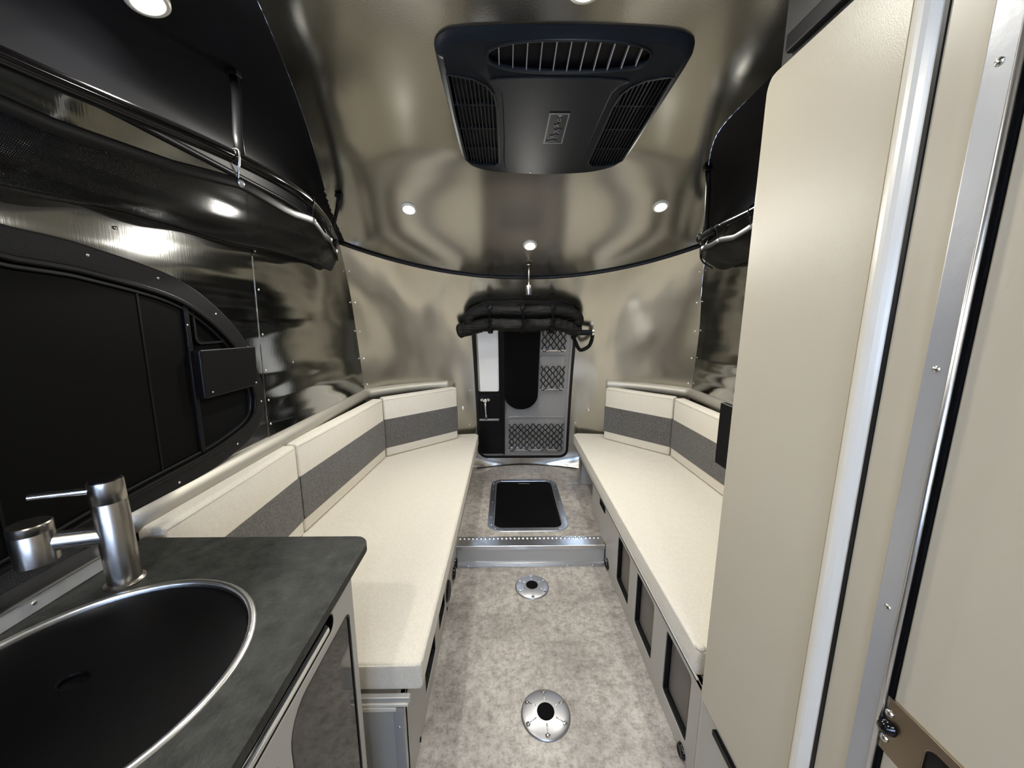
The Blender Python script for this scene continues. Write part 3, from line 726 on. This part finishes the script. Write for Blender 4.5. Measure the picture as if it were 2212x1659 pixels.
# left side: going away from the camera the wall is on the left of the direction of travel
back((-.805, .80), (-.816, 1.379), 'cream and charcoal backrest cushion partly behind the black counter')
back((-.816, 1.379), (-.753, 2.204), 'middle cream and charcoal backrest cushion along the left wall')
back((-.753, 2.204), (-.350, 2.565), 'cream and charcoal backrest cushion angled across the left rear corner')
back((.690, 2.545), (1.022, 2.200), 'cream and charcoal backrest cushion angled across the right rear corner')
back((1.022, 2.200), (1.085, .90), 'cream and charcoal backrest cushion along the right wall by the wardrobe')

# ------------------------------------------------------------------ things on the floor
def mount(x, y, label):
    t = thing('table_leg_socket', label, 'floor socket', (x, y, 0))
    if 'mt' not in rv:
        rv['mt'] = [obj('flange', lathe(BM(), [(.027, .0122), (.036, .0118), (.06, .009), (.074, .006), (.079, .004), (.080, 0)], 48), 'cast_alu', t, smooth=True),
                    obj('cap', lathe(BM(), [(0, .0140), (.024, .0138), (.0280, .0128), (.0285, .010)], 32), 'black_matte', t, smooth=True)]
        for k in range(6):
            a = R(30+60*k)
            b = tube(BM(), [(math.cos(a)*.036, math.sin(a)*.036, .0116), (math.cos(a)*.060, math.sin(a)*.060, .0090)], .0016, 6); rv['mt'].append(obj('rib', b, 'alu', t, smooth=True))
            a = R(30+60*k)
            b = lathe(BM(), [(0, .002), (.0035, .0035), (.0055, .001), (.0075, .0005), (.008, 0)], 14); o = obj('screw', b, 'chrome', t, smooth=True); o.location = (math.cos(a)*.066, math.sin(a)*.066, .0078); rv['mt'].append(o)
    else:
        for q in rv['mt']: o = q.copy(); C.objects.link(o); o.parent = t
    return t
mount(.116, 1.558, 'round silver table socket with black cap on the floor near the step')
mount(.122, .985, 'round silver table socket with black cap, nearest in the aisle')
fh = thing('floor_hatch', 'black lid in an aluminium frame set into the raised floor', 'floor hatch', (.116, 2.17, .107))
oo = rrect(-.112, .345, 1.845, 2.505, .085, 10)
P(plate(oo, [offset_poly(oo, .036)], .005, Matrix.Translation((0, 0, .107))), 'frame', 'alu', fh, bevel=.002)
P(plate(offset_poly(oo, .038), [rrect(.075, .160, 2.428, 2.446, .008)], .007, Matrix.Translation((0, 0, .103))), 'lid', 'lid', fh, bevel=.001)
P(plate(rrect(.073, .162, 2.426, 2.448, .008), [rrect(.077, .158, 2.430, 2.444, .006)], .002, Matrix.Translation((0, 0, .1095))), 'finger_slot', 'black_matte', fh)
for i in range(0, len(oo), 4):
    p = offset_poly(oo, .018)[i]; rivet(fh, Vector((p[0], p[1], .112))-fh.location, (0, 0, 1), .004)
for y in (1.99, 2.17, 2.35):
    for x in (-.094, .327): rivet(fh, Vector((x, y, .112))-fh.location, (0, 0, 1), .004)

# ------------------------------------------------------------------ kitchen counter, sink, tap
gx0, gx1, gy0, gy1, gt = -.812, -.318, -.55, .676, .742
cb = thing('kitchen_cabinet', 'white kitchen cabinet with smoked door under the dark counter', 'cabinet', ((gx0+gx1)/2, .06, 0))
slot_ = rrect(-.40, .596, .70, .737, .017)
gdoor = rrect(.445, .657, .06, .682, [.02, .05, .02, .02])
P(plate([(gy0, .0), (gy1, .0), (gy1, gt), (gy0, gt)], [slot_, gdoor, rrect(.20, .42, .06, .66, .03)], .014, mYZ(gx1, -1)), 'front_panel', 'white_lam', cb, bevel=.001)
P(plate(offset_poly(slot_, -.003), [], .004, mYZ(gx1-.050, -1)), 'slot_back', 'black_gloss', cb)
P(plate(offset_poly(slot_, -.002), [offset_poly(slot_, .002)], .045, mYZ(gx1-.001, -1)), 'slot_liner', 'black_gloss', cb)
P(tube(BM(), [(gx1-.008, -.38, .716), (gx1-.008, .572, .716)], .0115, 12), 'handle_bar', 'chrome', cb, smooth=True)
dr = P(plate(offset_poly(gdoor, .003), [], .006, mYZ(gx1-.003, -1)), 'door', 'smoke', cb, bevel=.001)
P(plate(gdoor, [offset_poly(gdoor, .004)], .012, mYZ(gx1-.001, -1)), 'door_seal', 'rubber', cb)
P(plate(rrect(.203, .417, .063, .657, .03), [], .006, mYZ(gx1-.003, -1)), 'door', 'smoke', cb, bevel=.001)
P(box(BM(), gx0, gx1-.0145, gy1-.012, gy1, .001, gt), 'end_panel', 'white_lam', cb, bevel=.001)
P(box(BM(), gx0, gx1-.06, gy0, gy1-.013, .001, .60), 'carcass', 'white_lam', cb)
ct = [(-.838, gy0)] + [(-.300, gy0)] + [(-.300-.0, .5)] + [(-.337+.033*math.cos(a), .755+.034*math.sin(a)) for a in np.linspace(0, math.pi/2, 9)] + [(-.838, .789)]
ct = [(-.838, gy0), (-.312, gy0), (-.312, .4)] + [(-.352+.036*math.cos(a), .752+.037*math.sin(a)) for a in np.linspace(0, math.pi/2, 9)] + [(-.838, .790)]
sc, sr_ = (-.598, .442), .205
circ = lambda r, n=72: [(sc[0]+r*math.cos(2*math.pi*k/n), sc[1]+r*math.sin(2*math.pi*k/n)) for k in range(n)]
tag(obj('countertop', plate(ct, [circ(.199)], .018, Matrix.Translation((0, 0, .742))), 'counter', bevel=.004), 'dark slate countertop with a rounded corner over the kitchen cabinet', 'countertop')
sk = thing('sink', 'round sink with steel rim and fitted black cover in the counter', 'sink', (*sc, .742))
P(lathe(BM(), [(.194, .006), (.194, .018), (.195, .0200), (.199, .0215), (.204, .0205), (.206, .0185), (.206, .018)], 72, Matrix.Translation((*sc, .742))), 'rim', 'alu', sk, smooth=True)
P(lathe(BM(), [(.194, .010), (.188, -.10), (.17, -.13), (0, -.135)], 48, Matrix.Translation((*sc, .742))), 'bowl', 'steel', sk, smooth=True)
P(plate(circ(.1935), [[(x, y) for x, y in ell(-.614, .45, .018, .013, 20, 2)]], .010, Matrix.Translation((0, 0, .7445))), 'cover', 'lid', sk, bevel=.002)
P(plate(ell(-.614, .45, .018, .013, 20, 2), [], .002, Matrix.Translation((0, 0, .7445))), 'finger_hole', 'black_matte', sk)
# backsplash
bs = thing('backsplash', 'low aluminium upstand between countertop and left window', 'backsplash', (-.83, .1, .76))
b = BM(); box(b, -.822, -.812, gy0, .74, .7605, .790); P(b, 'upstand', 'alu_panel', bs, bevel=.001)
b = BM(); box(b, -.868, -.812, gy0, .74, .789, .792); P(b, 'top_flange', 'alu', bs, bevel=.001)
P(tube(BM(), [(-.812, gy0, .791), (-.812, .74, .791)], .0035, 8), 'edge_bead', 'alu', bs, smooth=True)
rivet(bs, Vector((-.811, .57, .778))-bs.location, (1, 0, 0), .004)
# tap
tp = thing('kitchen_tap', 'brushed steel single lever tap behind the sink', 'tap', (-.735, .645, .76))
T = Matrix.Translation
P(lathe(BM(), [(0, 0), (.030, 0), (.030, .003), (.0265, .005), (.0245, .0065), (.0245, .165), (.0238, .166), (.0238, .168), (.0245, .169), (.0245, .205), (.0235, .208), (0, .208)], 32, T((-.735, .645, .76))), 'body', 'steel', tp, smooth=True, auto=35)
P(lathe(BM(), [(0, .0), (.0205, .0), (.0205, .002), (0, .002)], 32, T((-.735, .645, .9675))), 'top_cap', 'black_gloss', tp, smooth=True, auto=35)
P(tube(BM(), [(-.745, .64, .950), (-.79, .612, .956), (-.815, .597, .958)], [.0065, .0065, .006], 12), 'lever', 'chrome', tp, smooth=True, auto=50)
P(tube(BM(), [(-.737, .642, .862), (-.805, .595, .876)], .0165, 20), 'spout', 'steel', tp, smooth=True, auto=50)
P(lathe(BM(), [(0, 0), (.024, 0), (.0265, .002), (.0265, .056), (.0258, .057), (.0258, .059), (.0265, .060), (.0265, .072), (.025, .074), (0, .074)], 32, T((-.812, .588, .842))), 'spout_head', 'steel', tp, smooth=True, auto=35)

# ------------------------------------------------------------------ wardrobe and divider on the right
wx = .49
wd = thing('wardrobe', 'tall taupe wardrobe with a rounded upper corner beside the right bench', 'wardrobe', (.8, .65, 0))
wo = [(.513, .312), (.777, .312), (.777, 1.655)] + [(.757+.020*math.cos(a), 1.668+.030*math.sin(a)) for a in np.linspace(.2, math.pi/2, 6)] + [(.513, 1.70)]
P(plate(wo, [], .018, mYZ(wx, 1)), 'door', 'wardrobe', wd, bevel=.002)
P(box(BM(), wx+.019, .98, .513, .775, .001, 1.69), 'carcass', 'wardrobe', wd, bevel=.003)
P(box(BM(), wx+.004, wx+.019, .513, .775, .001, .309), 'lower_door', 'white_lam', wd, bevel=.002)
P(box(BM(), wx-.006, wx+.006, .53, .712, .286, .300), 'handle', 'black_soft', wd, bevel=.001)
# black trimmed filler above the wardrobe
fp = thing('overhead_filler', 'dark grey filler panel with a black channel above the wardrobe', 'panel', (.52, .5, 1.70))
P(box(BM(), .505, .52, .515, .765, 1.7005, 1.884), 'filler_panel', 'filler', fp)
P(box(BM(), .492, .5045, .515, .742, 1.718, 1.748), 'channel', 'rubber', fp, bevel=.003)
# post: rounded extrusion at the wardrobe's near edge
po = thing('divider_post', 'white rounded aluminium extrusion along the near edge of the wardrobe', 'post', (.49, .495, 0))
b = plate([(.505, .512), (.489, .512)] + [(.483+.0*q, .512-.0*q) for q in ()] + [(.4905 - .012*math.sin(math.pi*q/8), .512 - .038*q/8) for q in range(9)] + [(.505, .474)], [], 1.88, T((0, 0, .001)))
P(b, 'extrusion', 'alu_white', po, bevel=.0015)
P(box(BM(), .488, .503, .4685, .4735, .001, 1.88), 'seal', 'rubber', po)
dv = thing('shower_divider', 'cream door jamb panel with a silver screwed strip, right edge of the wardrobe', 'panel', (.5, .43, 0))
P(box(BM(), .490, .505, .4235, .468, .001, 1.88), 'jamb', 'divider', dv)
m = M['alu_strip'] = mat('satin_strip_metal', (.42, .43, .45), .34, .5); bump(m, noise(m, 40, 4), .0004)
P(box(BM(), .486, .505, .3935, .4230, .001, 1.88), 'screw_strip', 'alu_strip', dv, bevel=.002)
P(tube(BM(), [(.4865, .3935, .001), (.4865, .3935, 1.88)], .0032, 8), 'edge_bead', 'alu', dv, smooth=True)
P(box(BM(), .491, .505, .3885, .3925, .001, 1.88), 'gap_seal', 'black_matte', dv)
for z in (1.508, 1.202, .895, .59): rivet(dv, Vector((.4855, .409, z))-dv.location, (-1, 0, 0), .0042)
bd = thing('bathroom_door', 'cream laminate door filling the right edge of the view', 'door', (.5, -.1, 0))
P(box(BM(), .494, .52, -.60, .3880, .012, 1.86), 'leaf', 'divider', bd, bevel=.002)
pl = P(plate([(.20, .703), (.392, .703), (.392, .781), (.20, .781)], [rrect(.245, .345, .715, .768, .014)], .004, mYZ(.4935, -1)), 'strike_plate', 'bronze', bd, bevel=.001)
P(plate(rrect(.243, .347, .713, .770, .014), [], .001, mYZ(.4935, -1)), 'latch_recess', 'black_gloss', bd)
for z in (.722, .760): 
    rivet(bd, Vector((.488, .386, z))-bd.location, (-1, 0, 0), .005)
P(lathe(BM(), [(0, .010), (.007, .008), (.010, 0)], 16, T((.489, .384, .741)) @ Matrix.Rotation(R(-90), 4, 'Y')), 'lock_stud', 'black_gloss', bd, smooth=True)
# wall continuing forward
struct('wall_partition', box(BM(), .53, .56, FY, .46, 0, 1.885), 'divider')
# black board fixed to the wardrobe's rear side
P(rbox(.575, .592, .778, .965, .865, 1.035, .002, 2), 'side_board', 'black_soft', wd)
P(rbox(.592, .60, .778, .965, .870, 1.030, .002, 2), 'board_backing', 'rubber', wd)
